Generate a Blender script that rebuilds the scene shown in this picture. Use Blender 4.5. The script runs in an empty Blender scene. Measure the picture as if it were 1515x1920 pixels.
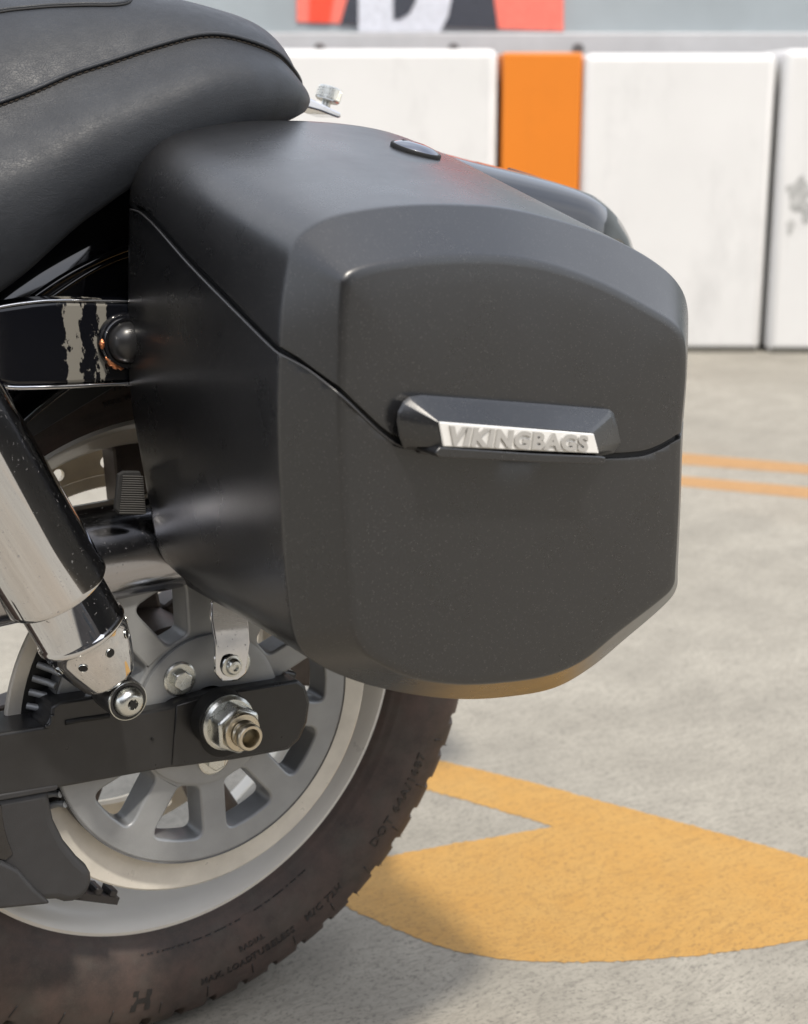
import bpy, bmesh, math, random
import numpy as np
from mathutils import Vector, Matrix
from mathutils.bvhtree import BVHTree
random.seed(4)
PI = math.pi
sc = bpy.context.scene
C = sc.collection

# ------------------------------------------------------------------ camera
CAM = Vector((-.517, -1.1632, .7968)); YAW = .6012; PIT = .2634; FPX = 2900.0; PW, PH = 1515.0, 1920.0
cd = bpy.data.cameras.new('camera'); cam = bpy.data.objects.new('camera', cd); C.objects.link(cam)
cam.location = CAM
cam.rotation_euler = (PI/2 - PIT, 0, -YAW)
cd.sensor_fit = 'VERTICAL'; cd.sensor_height = 36.0; cd.lens = FPX/PH*36.0
cd.clip_start = .05; cd.clip_end = 500
cd.dof.use_dof = True; cd.dof.focus_distance = 1.12; cd.dof.aperture_fstop = 8.0
sc.camera = cam

# ------------------------------------------------------------------ sky, sun, exposure
SUN = Vector((-.09, -.58, 1.0)).normalized()          # towards the sun
world = bpy.data.worlds.new("World"); sc.world = world; world.use_nodes = True
wn = world.node_tree
sky = wn.nodes.new('ShaderNodeTexSky'); sky.sky_type = 'NISHITA'; sky.sun_disc = False
sky.sun_elevation = math.asin(SUN.z); sky.sun_rotation = math.atan2(SUN.x, SUN.y)
sky.air_density = 1.2; sky.dust_density = 3.5; sky.ozone_density = 1.0
# thin even cloud over the blue: the sky is mostly white
cl = wn.nodes.new('ShaderNodeTexNoise'); cl.inputs['Scale'].default_value = 2.2; cl.inputs['Detail'].default_value = 5
cmr = wn.nodes.new('ShaderNodeMapRange'); cmr.inputs[1].default_value = .35; cmr.inputs[2].default_value = .65; cmr.inputs[3].default_value = .45; cmr.inputs[4].default_value = .85
wn.links.new(cl.outputs[0], cmr.inputs[0])
cmx = wn.nodes.new('ShaderNodeMix'); cmx.data_type = 'RGBA'; cmx.inputs[7].default_value = (7.2, 7.4, 7.9, 1)
wn.links.new(cmr.outputs[0], cmx.inputs[0]); wn.links.new(sky.outputs[0], cmx.inputs[6])
wn.links.new(cmx.outputs[2], wn.nodes['Background'].inputs[0])
wn.nodes['Background'].inputs[1].default_value = .15
ld = bpy.data.lights.new('sun', 'SUN'); ld.energy = 2.2; ld.angle = math.radians(4); ld.color = (1, .93, .82)
lo = bpy.data.objects.new('sun', ld); C.objects.link(lo)
lo.rotation_euler = SUN.to_track_quat('Z', 'Y').to_euler(); lo.location = SUN*20
sc.view_settings.view_transform = 'Standard'; sc.view_settings.look = 'None'
sc.view_settings.gamma = 1; sc.view_settings.use_curve_mapping = False
sc.view_settings.exposure = 0.60
sc.cycles.caustics_reflective = False; sc.cycles.caustics_refractive = False

# ------------------------------------------------------------------ measuring helpers (photo pixel -> point on a plane of the place)
FW = Vector((math.sin(YAW)*math.cos(PIT), math.cos(YAW)*math.cos(PIT), -math.sin(PIT)))
RT = Vector((math.cos(YAW), -math.sin(YAW), 0)); UP = RT.cross(FW)
def ray(x, y): return FW + RT*((x-PW/2)/FPX) + UP*((PH/2-y)/FPX)
def U(x, y, Y): r = ray(x, y); return CAM + r*((Y-CAM.y)/r.y)
def G(x, y, z=0.0): r = ray(x, y); return CAM + r*((z-CAM.z)/r.z)
def onX(x, y, X): r = ray(x, y); return CAM + r*((X-CAM.x)/r.x)
def onP(x, y, p, n): r = ray(x, y); return CAM + r*((p-CAM).dot(n)/r.dot(n))

# ------------------------------------------------------------------ materials
def nt(name):
    m = bpy.data.materials.new(name); m.use_nodes = True
    t = m.node_tree; b = t.nodes['Principled BSDF']; return m, t, b
def N(t, k, **kw):
    n = t.nodes.new(k)
    for a, v in kw.items():
        if a.startswith('i_'): n.inputs[a[2:].replace('_', ' ')].default_value = v
        else: setattr(n, a, v)
    return n
def mixc(t, fac, a, b, typ='MIX'):
    n = t.nodes.new('ShaderNodeMix'); n.data_type = 'RGBA'; n.blend_type = typ
    for s, v in ((0, fac), (6, a), (7, b)):
        if hasattr(v, 'is_linked') or hasattr(v, 'links'): t.links.new(v, n.inputs[s])
        else: n.inputs[s].default_value = v if s == 0 else (*v, 1)
    return n.outputs[2]
def ramp(t, src, p0, p1, v0=0., v1=1.):
    n = t.nodes.new('ShaderNodeMapRange'); n.inputs[1].default_value = p0; n.inputs[2].default_value = p1
    n.inputs[3].default_value = v0; n.inputs[4].default_value = v1; n.clamp = True
    t.links.new(src, n.inputs[0]); return n.outputs[0]
def coord(t, scale=(1, 1, 1), rot=(0, 0, 0)):
    c = t.nodes.new('ShaderNodeTexCoord'); m = t.nodes.new('ShaderNodeMapping')
    m.inputs['Scale'].default_value = scale; m.inputs['Rotation'].default_value = rot
    t.links.new(c.outputs['Object'], m.inputs[0]); return m.outputs[0]
def noise(t, scale, detail=4, rough=.6, vec=None, dist=0.):
    n = t.nodes.new('ShaderNodeTexNoise'); n.inputs['Scale'].default_value = scale
    n.inputs['Detail'].default_value = detail; n.inputs['Roughness'].default_value = rough; n.inputs['Distortion'].default_value = dist
    t.links.new(vec if vec is not None else coord(t), n.inputs['Vector']); return n.outputs[0]
def bump(t, b, h, strength, dist=.001):
    n = t.nodes.new('ShaderNodeBump'); n.inputs['Strength'].default_value = strength; n.inputs['Distance'].default_value = dist
    t.links.new(h, n.inputs['Height']); t.links.new(n.outputs[0], b.inputs['Normal']); return n
def simple(name, col, rough=.5, metal=0., spec=.5, var=.12, vscale=60, bmp=0., bscale=400, coat=0., coatr=.05, bdist=.0005, rvar=.0):
    m, t, b = nt(name)
    n = noise(t, vscale)
    dark = tuple(c*(1-var) for c in col); lite = tuple(min(1, c*(1+var)) for c in col)
    t.links.new(mixc(t, ramp(t, n, .3, .7), dark, lite), b.inputs['Base Color'])
    b.inputs['Roughness'].default_value = rough; b.inputs['Metallic'].default_value = metal
    if rvar: t.links.new(ramp(t, noise(t, vscale*1.7, 5), .3, .75, max(0, rough-rvar), rough+rvar), b.inputs['Roughness'])
    b.inputs['Specular IOR Level'].default_value = spec
    b.inputs['Coat Weight'].default_value = coat; b.inputs['Coat Roughness'].default_value = coatr
    if bmp: bump(t, b, noise(t, bscale, 3), bmp, bdist)
    return m
M = {}
# matt black powder coat with fine sparkling flakes
m, t, b = nt('matt_black_paint')
v = t.nodes.new('ShaderNodeTexVoronoi'); v.inputs['Scale'].default_value = 1500; t.links.new(coord(t), v.inputs['Vector'])
sp = t.nodes.new('ShaderNodeSeparateColor'); t.links.new(v.outputs['Color'], sp.inputs[0])
fl = t.nodes.new('ShaderNodeMath'); fl.operation = 'MULTIPLY'
t.links.new(ramp(t, sp.outputs[0], .93, .97), fl.inputs[0]); t.links.new(ramp(t, v.outputs['Distance'], .45, .25), fl.inputs[1])
grain = mixc(t, ramp(t, noise(t, 900, 2), .3, .7), (.0065, .0068, .0078), (.0115, .0117, .0128))
t.links.new(mixc(t, fl.outputs[0], grain, (.11, .105, .10)), b.inputs['Base Color'])
t.links.new(ramp(t, noise(t, 14, 6, .65), .3, .7, .25, .33), b.inputs['Roughness'])
b.inputs['Specular IOR Level'].default_value = .90; b.inputs['IOR'].default_value = 1.5
bump(t, b, noise(t, 1300, 2), .10, .0003)
M['matt'] = m
M['lip'] = simple('satin_black_lip', (.03, .03, .032), .28, spec=.7)
M['satin'] = simple('satin_black_metal', (.017, .017, .018), .33, spec=.55, var=.3, vscale=30, bmp=.05, bscale=900, rvar=.06)
M['plastic'] = simple('black_plastic', (.028, .028, .03), .5, spec=.5, bmp=.25, bscale=1100)
M['gloss'] = simple('gloss_black_paint', (.006, .0062, .008), .07, spec=.6, coat=.6, coatr=.03)
M['void'] = simple('black_seal_and_hole_shade', (.006, .006, .006), .7)  # black for seals and spacers; also stands for shade inside holes and grooves
# glossy arm with flaked paint
m, t, b = nt('flaked_gloss_black_paint')
c = t.nodes.new('ShaderNodeTexCoord'); sx = t.nodes.new('ShaderNodeSeparateXYZ'); t.links.new(c.outputs['Object'], sx.inputs[0])
def band(a0, a1, wv=.0050):
    n1 = ramp(t, sx.outputs[0], a0-wv, a0+wv); n2 = ramp(t, sx.outputs[0], a1-wv, a1+wv, 1, 0)
    mu = t.nodes.new('ShaderNodeMath'); mu.operation = 'MULTIPLY'; t.links.new(n1, mu.inputs[0]); t.links.new(n2, mu.inputs[1]); return mu.outputs[0]
nz = noise(t, 85, 8, .66, coord(t, (1.6, 1, .75)))
def add(a, bb, op='ADD'):
    mu = t.nodes.new('ShaderNodeMath'); mu.operation = op
    for i, q in enumerate((a, bb)):
        if isinstance(q, (int, float)): mu.inputs[i].default_value = q
        else: t.links.new(q, mu.inputs[i])
    return mu.outputs[0]
w1 = add(band(-.108, -.093), .30, 'MULTIPLY'); w2 = add(band(-.087, -.074), .215, 'MULTIPLY')
msk = ramp(t, add(add(nz, w1), w2), .70, .715)
t.links.new(mixc(t, msk, (.004, .0045, .007), (.20, .19, .165)), b.inputs['Base Color'])
t.links.new(ramp(t, msk, 0, 1, .09, .55), b.inputs['Roughness'])
bump(t, b, msk, -.3, .0004)
M['flaked'] = m
# leather
m, t, b = nt('black_grained_leather')
v = t.nodes.new('ShaderNodeTexVoronoi'); v.feature = 'DISTANCE_TO_EDGE'; v.inputs['Scale'].default_value = 420
wv = t.nodes.new('ShaderNodeMix'); wv.data_type = 'VECTOR'; wv.inputs[0].default_value = .012
cc = coord(t, (1, 1, 1.5))
nn = t.nodes.new('ShaderNodeTexNoise'); nn.inputs['Scale'].default_value = 120; nn.inputs['Detail'].default_value = 4; t.links.new(cc, nn.inputs['Vector'])
t.links.new(cc, wv.inputs[4]); t.links.new(nn.outputs['Color'], wv.inputs[5]); t.links.new(wv.outputs[1], v.inputs['Vector'])
wr = noise(t, 60, 6, .7, coord(t, (.6, 1, 1.5), (0, .6, 0)), .4)
rid = add(add(wr, -.5), 0, 'ADD'); ab = t.nodes.new('ShaderNodeMath'); ab.operation = 'ABSOLUTE'; t.links.new(rid, ab.inputs[0])
hh = add(add(ramp(t, v.outputs['Distance'], 0, .10), .5, 'MULTIPLY'), add(ramp(t, ab.outputs[0], 0, .035), .35, 'MULTIPLY'))
bump(t, b, hh, .36, .0005)
t.links.new(mixc(t, ramp(t, noise(t, 9, 5), .35, .7), (.010, .012, .016), (.019, .022, .027)), b.inputs['Base Color'])
t.links.new(ramp(t, noise(t, 60, 6), .3, .7, .46, .60), b.inputs['Roughness'])
M['leather'] = m
M['thread'] = simple('dark_brown_thread', (.035, .026, .018), .7)
# chrome and metals
def metal(name, col, r, rv=.03, dust=.0, dcol=(.3, .28, .25), bs=0):
    m, t, b = nt(name)
    b.inputs['Metallic'].default_value = 1
    n = noise(t, 90, 6, .65)
    b.inputs['Base Color'].default_value = (*col, 1)
    t.links.new(ramp(t, n, .35, .75, r, r+rv), b.inputs['Roughness'])
    if dust:
        sp = ramp(t, noise(t, 420, 3, .6), .66, .72)
        t.links.new(mixc(t, sp, col, tuple(c*.45 for c in col)), b.inputs['Base Color'])
        mt = ramp(t, sp, 0, 1, 1, 1-dust); t.links.new(mt, b.inputs['Metallic'])
    if bs: bump(t, b, noise(t, 500, 3), bs, .0003)
    return m
M['chrome'] = metal('polished_chrome', (.66, .66, .67), .03, .06, .5)
M['guard_chrome'] = metal('dulled_dark_chrome', (.40, .40, .42), .13, .08, .5)  # darkened and roughened to weaken the sun glint it throws on the bag
M['zinc'] = metal('zinc_plated_steel', (.62, .63, .60), .22, .15, .3, bs=.1)
M['brass'] = metal('yellow_zinc_steel', (.58, .52, .41), .25, .15, .3)
M['copper'] = metal('bare_copper_metal', (.62, .25, .12), .3, .2)
M['black_chrome'] = metal('black_chrome', (.22, .23, .26), .05, .04, .3)
M['rim'] = simple('silver_wheel_paint', (.76, .73, .67), .30, .1, var=.04, vscale=12, rvar=.03)
M['flange'] = simple('silver_flange_paint', (.62, .59, .53), .34, .2, var=.10, vscale=40, rvar=.08)
M['pulley'] = simple('grey_cast_aluminium', (.30, .31, .32), .42, .35, var=.12, vscale=22, bmp=.25, bscale=800, rvar=.08)
M['pocket'] = simple('dark_grey_cast_wall', (.13, .13, .13), .5, .3, var=.2)
M['rotor'] = simple('machined_steel', (.84, .74, .58), .45, .1, var=.1, vscale=50, rvar=.06)
M['spoke'] = simple('brown_dusty_cast_spoke', (.085, .066, .055), .5, .2, var=.4, vscale=25)
M['webbing'] = simple('black_webbing', (.02, .02, .02), .85)
M['paper'] = None
# rubber
m, t, b = nt('dusty_brown_black_rubber')
f = noise(t, 26, 7, .7)
c1 = mixc(t, ramp(t, f, .35, .68), (.034, .027, .024), (.076, .051, .043))
c2 = mixc(t, ramp(t, noise(t, 30, 5), .5, .75, 0, .6), c1, (.075, .068, .058))
t.links.new(mixc(t, ramp(t, noise(t, 1200, 2), .55, .75, 0, .35), c2, (.11, .09, .08)), b.inputs['Base Color'])
b.inputs['Roughness'].default_value = .62; b.inputs['Specular IOR Level'].default_value = .4
bump(t, b, noise(t, 700, 3), .25, .0003)
M['rubber'] = m
M['rubber_text'] = simple('dark_rubber_letters', (.016, .014, .014), .5)
# concrete, broom finished
def concrete(name, base_lo, base_hi, paint=None):
    m, t, b = nt(name)
    c0 = t.nodes.new('ShaderNodeTexCoord')
    # gently curved broom strokes
    wob = t.nodes.new('ShaderNodeTexNoise'); wob.inputs['Scale'].default_value = 3.2; wob.inputs['Detail'].default_value = 2
    t.links.new(c0.outputs['Object'], wob.inputs['Vector'])
    mx = t.nodes.new('ShaderNodeMix'); mx.data_type = 'VECTOR'; mx.inputs[0].default_value = .10
    t.links.new(c0.outputs['Object'], mx.inputs[4]); t.links.new(wob.outputs['Color'], mx.inputs[5])
    mp = t.nodes.new('ShaderNodeMapping'); mp.inputs['Rotation'].default_value = (0, 0, math.radians(38)); mp.inputs['Scale'].default_value = (1, 5, 1)
    t.links.new(mx.outputs[1], mp.inputs[0])
    st = noise(t, 42, 8, .75, mp.outputs[0], .8)
    mp2 = t.nodes.new('ShaderNodeMapping'); mp2.inputs['Scale'].default_value = (1, 1.4, 1); mp2.inputs['Rotation'].default_value = (0, 0, math.radians(38)); t.links.new(mx.outputs[1], mp2.inputs[0])
    gr = noise(t, 210, 6, .75, mp2.outputs[0])
    big = noise(t, 1.3, 5, .6); mid = noise(t, 9, 5, .65)
    col = mixc(t, ramp(t, big, .35, .65), base_lo, base_hi)
    col = mixc(t, ramp(t, noise(t, 3.3, 7, .7, coord(t, (1, 2.2, 1), (0, 0, .66)), .6), .50, .66, 0, .32), col, tuple(x*.62 for x in base_lo))
    col = mixc(t, ramp(t, mid, .40, .68, 0, .55), col, tuple(x*.72 for x in base_lo))
    # tan stains further off
    st2 = ramp(t, noise(t, .55, 3, .5, coord(t, (1, 1, 1), (0, 0, .4))), .50, .66, 0, .55)
    col = mixc(t, st2, col, (base_hi[0]*.98, base_hi[1]*.83, base_hi[2]*.70))
    if paint:
        pc = mixc(t, ramp(t, noise(t, 14, 6, .7), .38, .66), paint[0], paint[1])
        wear = add(add(ramp(t, st, .50, .66, 0, .55), ramp(t, gr, .56, .68, 0, .6), 'MAXIMUM'), ramp(t, noise(t, 6, 8, .72), .52, .66, 0, .45), 'MAXIMUM')
        col = mixc(t, wear, pc, tuple(x*.62 for x in paint[0]))
    pits = ramp(t, gr, .52, .62, 0, .75)
    col = mixc(t, pits, col, tuple(x*(.42) for x in (paint[0] if paint else base_lo)))
    str_ = ramp(t, st, .48, .64, 0, .58)
    col = mixc(t, str_, col, tuple(x*.52 for x in (paint[0] if paint else base_lo)))
    vz = t.nodes.new('ShaderNodeTexVoronoi'); vz.inputs['Scale'].default_value = 26; t.links.new(c0.outputs['Object'], vz.inputs['Vector'])
    sp = t.nodes.new('ShaderNodeSeparateColor'); t.links.new(vz.outputs['Color'], sp.inputs[0])
    spot = add(ramp(t, sp.outputs[0], .90, .92), ramp(t, vz.outputs['Distance'], .10, .05), 'MULTIPLY')
    col = mixc(t, add(spot, .8, 'MULTIPLY'), col, (.07, .065, .06))
    t.links.new(col, b.inputs['Base Color']); b.inputs['Roughness'].default_value = .85 if not paint else .6
    b.inputs['Specular IOR Level'].default_value = .3
    bump(t, b, add(st, add(gr, .8, 'MULTIPLY')), .5, .0025)
    return m
M['concrete'] = concrete('brushed_concrete', (.50, .465, .385), (.63, .59, .495))
M['marking'] = concrete('worn_yellow_road_paint', (.50, .465, .385), (.63, .59, .495), ((.93, .48, .065), (.97, .56, .12)))
M['marking_far'] = concrete('orange_road_paint', (.50, .465, .385), (.63, .59, .495), ((.85, .45, .14), (.92, .50, .18)))
# moulded plastic barriers
def barrier_mat(name, col, dirt):
    m, t, b = nt(name)
    c1 = mixc(t, ramp(t, noise(t, 2.2, 5, .6), .35, .7), col, tuple(x*.93 for x in col))
    c2 = mixc(t, ramp(t, noise(t, 4, 8, .74, coord(t, (1, 1, .4))), .52, .72, 0, dirt), c1, tuple(x*.45 for x in col))
    t.links.new(c2, b.inputs['Base Color']); b.inputs['Roughness'].default_value = .5
    return m
M['white'] = barrier_mat('white_moulded_plastic', (.70, .695, .685), .28)
M['orange'] = barrier_mat('orange_moulded_plastic', (.70, .20, .010), .15)
M['scuff'] = simple('grey_rubber_scuff', (.40, .40, .39), .8, var=.3, vscale=30)
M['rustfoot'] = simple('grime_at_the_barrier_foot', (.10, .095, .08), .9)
M['smoke_far'] = simple('dark_window_glass', (.02, .022, .026), .08)
M['wallgrey'] = simple('blue_grey_panel', (.33, .37, .39), .55, var=.08, vscale=3)
M['rail'] = simple('grey_steel_rail', (.52, .52, .53), .5, .2, var=.08, vscale=6)
M['bolt_dark'] = simple('dull_rail_bolt', (.14, .13, .13), .6, .4)
M['sign_red'] = simple('red_sign_paint', (.80, .075, .035), .5)
M['sign_pink'] = simple('sun_faded_red_sign_paint', (.85, .19, .14), .5)
M['sign_black'] = simple('charcoal_sign_paint', (.045, .05, .065), .5)
M['sign_white'] = simple('white_sign_paint', (.62, .64, .70), .5)
M['red'] = simple('red_reflector', (.75, .09, .03), .3)
M['smoke'] = simple('smoked_glass', (.02, .022, .026), .06, spec=.8, coat=1)

# ------------------------------------------------------------------ object helpers
def link(name, me, mat, parent=None, smooth=None, kind=None):
    o = bpy.data.objects.new(name, me); C.objects.link(o)
    if mat is not None and not me.materials: me.materials.append(mat)
    if parent is not None: o.parent = parent
    if kind: o['kind'] = kind
    if smooth is not None:
        me.polygons.foreach_set('use_smooth', [True]*len(me.polygons))
        if smooth < 180: me.set_sharp_from_angle(angle=math.radians(smooth))
    return o
def mesh(vs, fs): me = bpy.data.meshes.new('mesh'); me.from_pydata([tuple(v) for v in vs], [], fs); me.update(); return me
def fix(me):
    b = bmesh.new(); b.from_mesh(me); bmesh.ops.remove_doubles(b, verts=b.verts, dist=1e-6)
    bmesh.ops.recalc_face_normals(b, faces=b.faces); b.to_mesh(me); b.free(); return me
def bev(o, w, seg=2, ang=30):
    d = o.modifiers.new('bevel', 'BEVEL'); d.width = w; d.segments = seg; d.limit_method = 'ANGLE'; d.angle_limit = math.radians(ang)
    d.harden_normals = False; return o
def prism(pts, d):
    """closed outline (Vectors) extruded by vector d"""
    n = len(pts); vs = [Vector(p) for p in pts] + [Vector(p)+Vector(d) for p in pts]
    fs = [list(range(n)), list(range(2*n-1, n-1, -1))] + [[i, i+n, (i+1) % n+n, (i+1) % n] for i in range(n)]
    return fix(mesh(vs, fs))
def plate(name, px, Y, th, mat, parent, b=.0015, seg=2, smooth=35):
    o = link(name, prism([U(x, y, Y) for x, y in px], (0, th, 0)), mat, parent, smooth)
    if b: bev(o, b, seg)
    return o
def lathe(prof, n=96, axis='Y', closed=False, full=True):
    """prof: list of (r, h) ; about axis through origin"""
    vs, fs = [], []
    for i in range(n):
        a = 2*PI*i/n
        for r, h in prof:
            vs.append((r*math.cos(a), h, r*math.sin(a)) if axis == 'Y' else (r*math.cos(a), r*math.sin(a), h))
    k = len(prof)
    for i in range(n):
        j = (i+1) % n
        for q in range(k if closed else k-1):
            q2 = (q+1) % k
            fs.append([i*k+q, i*k+q2, j*k+q2, j*k+q])
    return fix(mesh(vs, fs))
def lathe_at(name, prof, org, direction, mat, parent, n=64, smooth=30, closed=False):
    me = lathe(prof, n, 'Z', closed)
    q = Vector(direction).normalized().to_track_quat('Z', 'Y').to_matrix().to_4x4()
    me.transform(Matrix.Translation(org) @ q)
    return link(name, me, mat, parent, smooth)
def tube(path, r, n=12, closed=False, caps=True):
    P = [Vector(p) for p in path]; vs, fs = [], []; k = len(P)
    up = Vector((0, 1, 0))
    for i, p in enumerate(P):
        a = P[(i-1) % k] if (i or closed) else P[0]; c = P[(i+1) % k] if (i < k-1 or closed) else P[-1]
        tg = (c-a).normalized(); s = tg.cross(up)
        if s.length < 1e-3: s = tg.cross(Vector((0, 0, 1)))
        s.normalize(); w = s.cross(tg); rr = r(i/(k-1)) if callable(r) else r
        for j in range(n): an = 2*PI*j/n; vs.append(p + s*(rr*math.cos(an)) + w*(rr*math.sin(an)))
    for i in range(k if closed else k-1):
        i2 = (i+1) % k
        for j in range(n): fs.append([i*n+j, i*n+(j+1) % n, i2*n+(j+1) % n, i2*n+j])
    if caps and not closed: fs += [list(range(n))[::-1], [(k-1)*n+j for j in range(n)]]
    return fix(mesh(vs, fs))
def cr(pts, per=8, closed=False):
    P = [Vector(p) for p in pts]; n = len(P); out = []
    for i in range(n if closed else n-1):
        if closed: a, b_, c, d = P[i-1], P[i], P[(i+1) % n], P[(i+2) % n]
        else: a, b_, c, d = P[max(i-1, 0)], P[i], P[i+1], P[min(i+2, n-1)]
        for j in range(per):
            s = j/per
            out.append(.5*((2*b_) + (c-a)*s + (2*a-5*b_+4*c-d)*s*s + (3*b_-a-3*c+d)*s**3))
    if not closed: out.append(P[-1])
    return out
def box(a, b): 
    x0, y0, z0 = a; x1, y1, z1 = b
    return prism([(x0, y0, z0), (x1, y0, z0), (x1, y1, z0), (x0, y1, z0)], (0, 0, z1-z0))
def thing(name, label, cat, loc=(0, 0, 0)):
    o = bpy.data.objects.new(name, None); C.objects.link(o); o.location = loc; o['label'] = label; o['category'] = cat; o.empty_display_size = .1
    return o
def text_mesh(s, size=1., extr=.1, offset=0., res=3, spacing=1.):
    cu = bpy.data.curves.new('lettering', 'FONT'); cu.body = s; cu.size = size; cu.extrude = extr; cu.offset = offset
    cu.resolution_u = res; cu.space_character = spacing; cu.fill_mode = 'BOTH'
    o = bpy.data.objects.new('lettering', cu); C.objects.link(o)
    dg = bpy.context.evaluated_depsgraph_get(); me = bpy.data.meshes.new_from_object(o.evaluated_get(dg))
    bpy.data.objects.remove(o); return me
def smoothstep(a, b, x): t_ = min(1, max(0, (x-a)/(b-a))); return t_*t_*(3-2*t_)

# ================================================================== SETTING
gr = link('ground', mesh([(-60, -60, 0), (60, -60, 0), (60, 60, 0), (-60, 60, 0)], [[0, 1, 2, 3]]), M['concrete']); gr['kind'] = 'structure'
def marking(name, pts, mat, z=.0005):
    P = [G(x, y) for x, y in pts]; n = len(P); out = []
    for i in range(n):                                       # slightly ragged painted edge
        a, b_ = P[i], P[(i+1) % n]; k = max(1, int((b_-a).length/.004)); nn_ = Vector((-(b_-a).y, (b_-a).x, 0)).normalized()
        for j in range(k): out.append(a.lerp(b_, j/k) + nn_*(random.gauss(0, .0009) if j else 0))
    me = mesh([(p.x, p.y, z) for p in out], [list(range(len(out)))])
    b_ = bmesh.new(); b_.from_mesh(me); bmesh.ops.triangulate(b_, faces=b_.faces); b_.to_mesh(me); b_.free()
    o = link(name, me, mat); o['kind'] = 'structure'; return o
arc = [(630, 1690), (680, 1716), (735, 1741), (800, 1767), (860, 1785), (930, 1798), (1000, 1804), (1100, 1805), (1200, 1801), (1300, 1793), (1400, 1781), (1515, 1762), (1640, 1736)]
marking('road_marking', [(640, 1382), (820, 1425), (1000, 1468), (1200, 1522), (1400, 1577), (1640, 1645)] + arc[::-1] + [(612, 1655), (640, 1632), (700, 1612), (800, 1592), (900, 1574), (1040, 1550), (900, 1509), (795, 1480), (600, 1432)], M['marking'])
marking('road_marking', [(1100, 829), (1280, 850), (1515, 871), (1700, 889), (1700, 909), (1515, 889), (1280, 871), (1100, 853)], M['marking_far'])
marking('road_marking', [(1100, 874), (1280, 893), (1515, 914), (1700, 932), (1700, 956), (1515, 935), (1280, 912), (1100, 896)], M['marking_far'])

# barriers: straight run of moulded blocks
B0 = G(560, 660); B1 = G(1515, 660)
bd = (B1-B0); bd.z = 0; bd.normalize(); bn = Vector((-bd.y, bd.x, 0))
if bn.dot(CAM-B0) > 0: bn = -bn                             # away from camera
def bx_of(px, py=660): 
    p = onP(px, 400, B0, bn); return (p-B0).dot(bd)
def barrier(label, x0, x1, top_px, mat, off=0., rot=0., depth=.42, r=.025):
    s0, s1 = bx_of(x0), bx_of(x1); ht = onP((x0+x1)/2, top_px, B0, bn).z
    t_ = thing('barrier', label, 'barrier', B0 + bd*s0 + bn*off); t_['group'] = 'moulded plastic barriers along the wall'
    t_.rotation_euler = (0, 0, math.atan2(bd.y, bd.x)+rot); L = s1-s0
    prof = [(0, .0), (0, ht), (depth, ht), (depth, 0)]
    me = prism([(0, y, z) for y, z in prof], (L, 0, 0))
    o = link('body', me, mat, t_, 40); bev(o, r, 4)
    # moulded recess ribs and drain plug
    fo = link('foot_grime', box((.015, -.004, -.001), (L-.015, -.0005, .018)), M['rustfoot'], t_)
    pl = lathe_at('plug', [(0, .006), (.022, .006), (.026, 0)], (L*.5, -.0, .12), (0, -1, 0), mat, t_, 24)
    return t_
barrier('white plastic barrier left of the orange one, partly behind the seat', 250, 929, 92, M['white'])
barrier('narrow bright orange plastic barrier between two white ones', 939, 1085, 98, M['orange'], off=.012, r=.008)
barrier('wide white plastic barrier right of the orange one', 1087, 1441, 100, M['white'])
barrier('white plastic barrier with a grey scuff, past the dark gap', 1451, 2000, 92, M['white'], off=-.02, rot=-.02)
# grey rubber scuff on the last one
lastb = [o for o in bpy.data.objects if o.name.startswith('barrier')][-1]
for sx_, sz_, ra_, rb_ in ((.07, .50, .035, .05), (.10, .44, .02, .03), (.05, .40, .012, .025)):
    sp__ = [(sx_ + ra_*(1+.25*math.sin(5*q_)+.15*math.cos(9*q_))*math.cos(q_), -.0012, sz_ + rb_*(1+.2*math.cos(4*q_+1))*math.sin(q_)) for q_ in [2*PI*k_/28 for k_ in range(28)]]
    link('scuff_mark', prism(sp__, (0, .0006, 0)), M['scuff'], lastb)
bpy.context.view_layer.update()

# wall behind the barriers
W0 = B0 + bn*.95
wrot = bd
def wp(x, y, off=0.): return onP(x, y, W0 - bn*off, bn)
wb = W0 - bd*7; we = W0 + bd*9
wall = link('wall', prism([(wb.x, wb.y, 0), (we.x, we.y, 0), (we.x+bn.x*.15, we.y+bn.y*.15, 0), (wb.x+bn.x*.15, wb.y+bn.y*.15, 0)], (0, 0, 2.0)), M['wallgrey'])
wall['label'] = 'blurred blue-grey panelled wall behind the barriers'; wall['category'] = 'wall'
# low dark building across the yard behind the photographer (it shows in the chrome)
fb = Vector((math.sin(YAW), math.cos(YAW), 0)); sbx = Vector((math.cos(YAW), -math.sin(YAW), 0)); bc = CAM - fb*7.5; bc.z = 0
bld = thing('building', 'low dark brown building across the yard, seen in the chrome', 'building', bc)
bld.rotation_euler = (0, 0, -YAW)
M['facade'] = simple('dark_brown_facade', (.085, .075, .068), .7, var=.25, vscale=1.2)
link('wall', box((-14, -5, 0), (14, 0, 4.6)), M['facade'], bld)
link('roof', box((-14.3, -5.3, 4.602), (14.3, .4, 4.85)), M['facade'], bld)
win = box((0, 0, 0), (1.6, .04, 1.3))
for i in range(8): o = link('window', win, M['smoke_far'], bld); o.location = (-12.6+i*3.3, .0, 1.6)
for i in range(3): o = link('door', box((0, 0, 0), (1.0, .03, 2.1)) if i == 0 else bld.children[-1].data, M['wallgrey'], bld); o.location = (-10.7+i*9.9, .0, 0)
zr1 = wp(900, 62).z; zr0 = wp(900, 62).z - .16
def rail_piece(x0, x1, z0, z1, off, th, name, mat, parent):
    a = wp(x0, 60); b_ = wp(x1, 60)
    P = [Vector((a.x, a.y, z0)), Vector((b_.x, b_.y, z0)), Vector((b_.x, b_.y, z1)), Vector((a.x, a.y, z1))]
    P = [p - bn*off for p in P]
    return link(name, prism(P, -bn*th), mat, parent)
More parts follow.
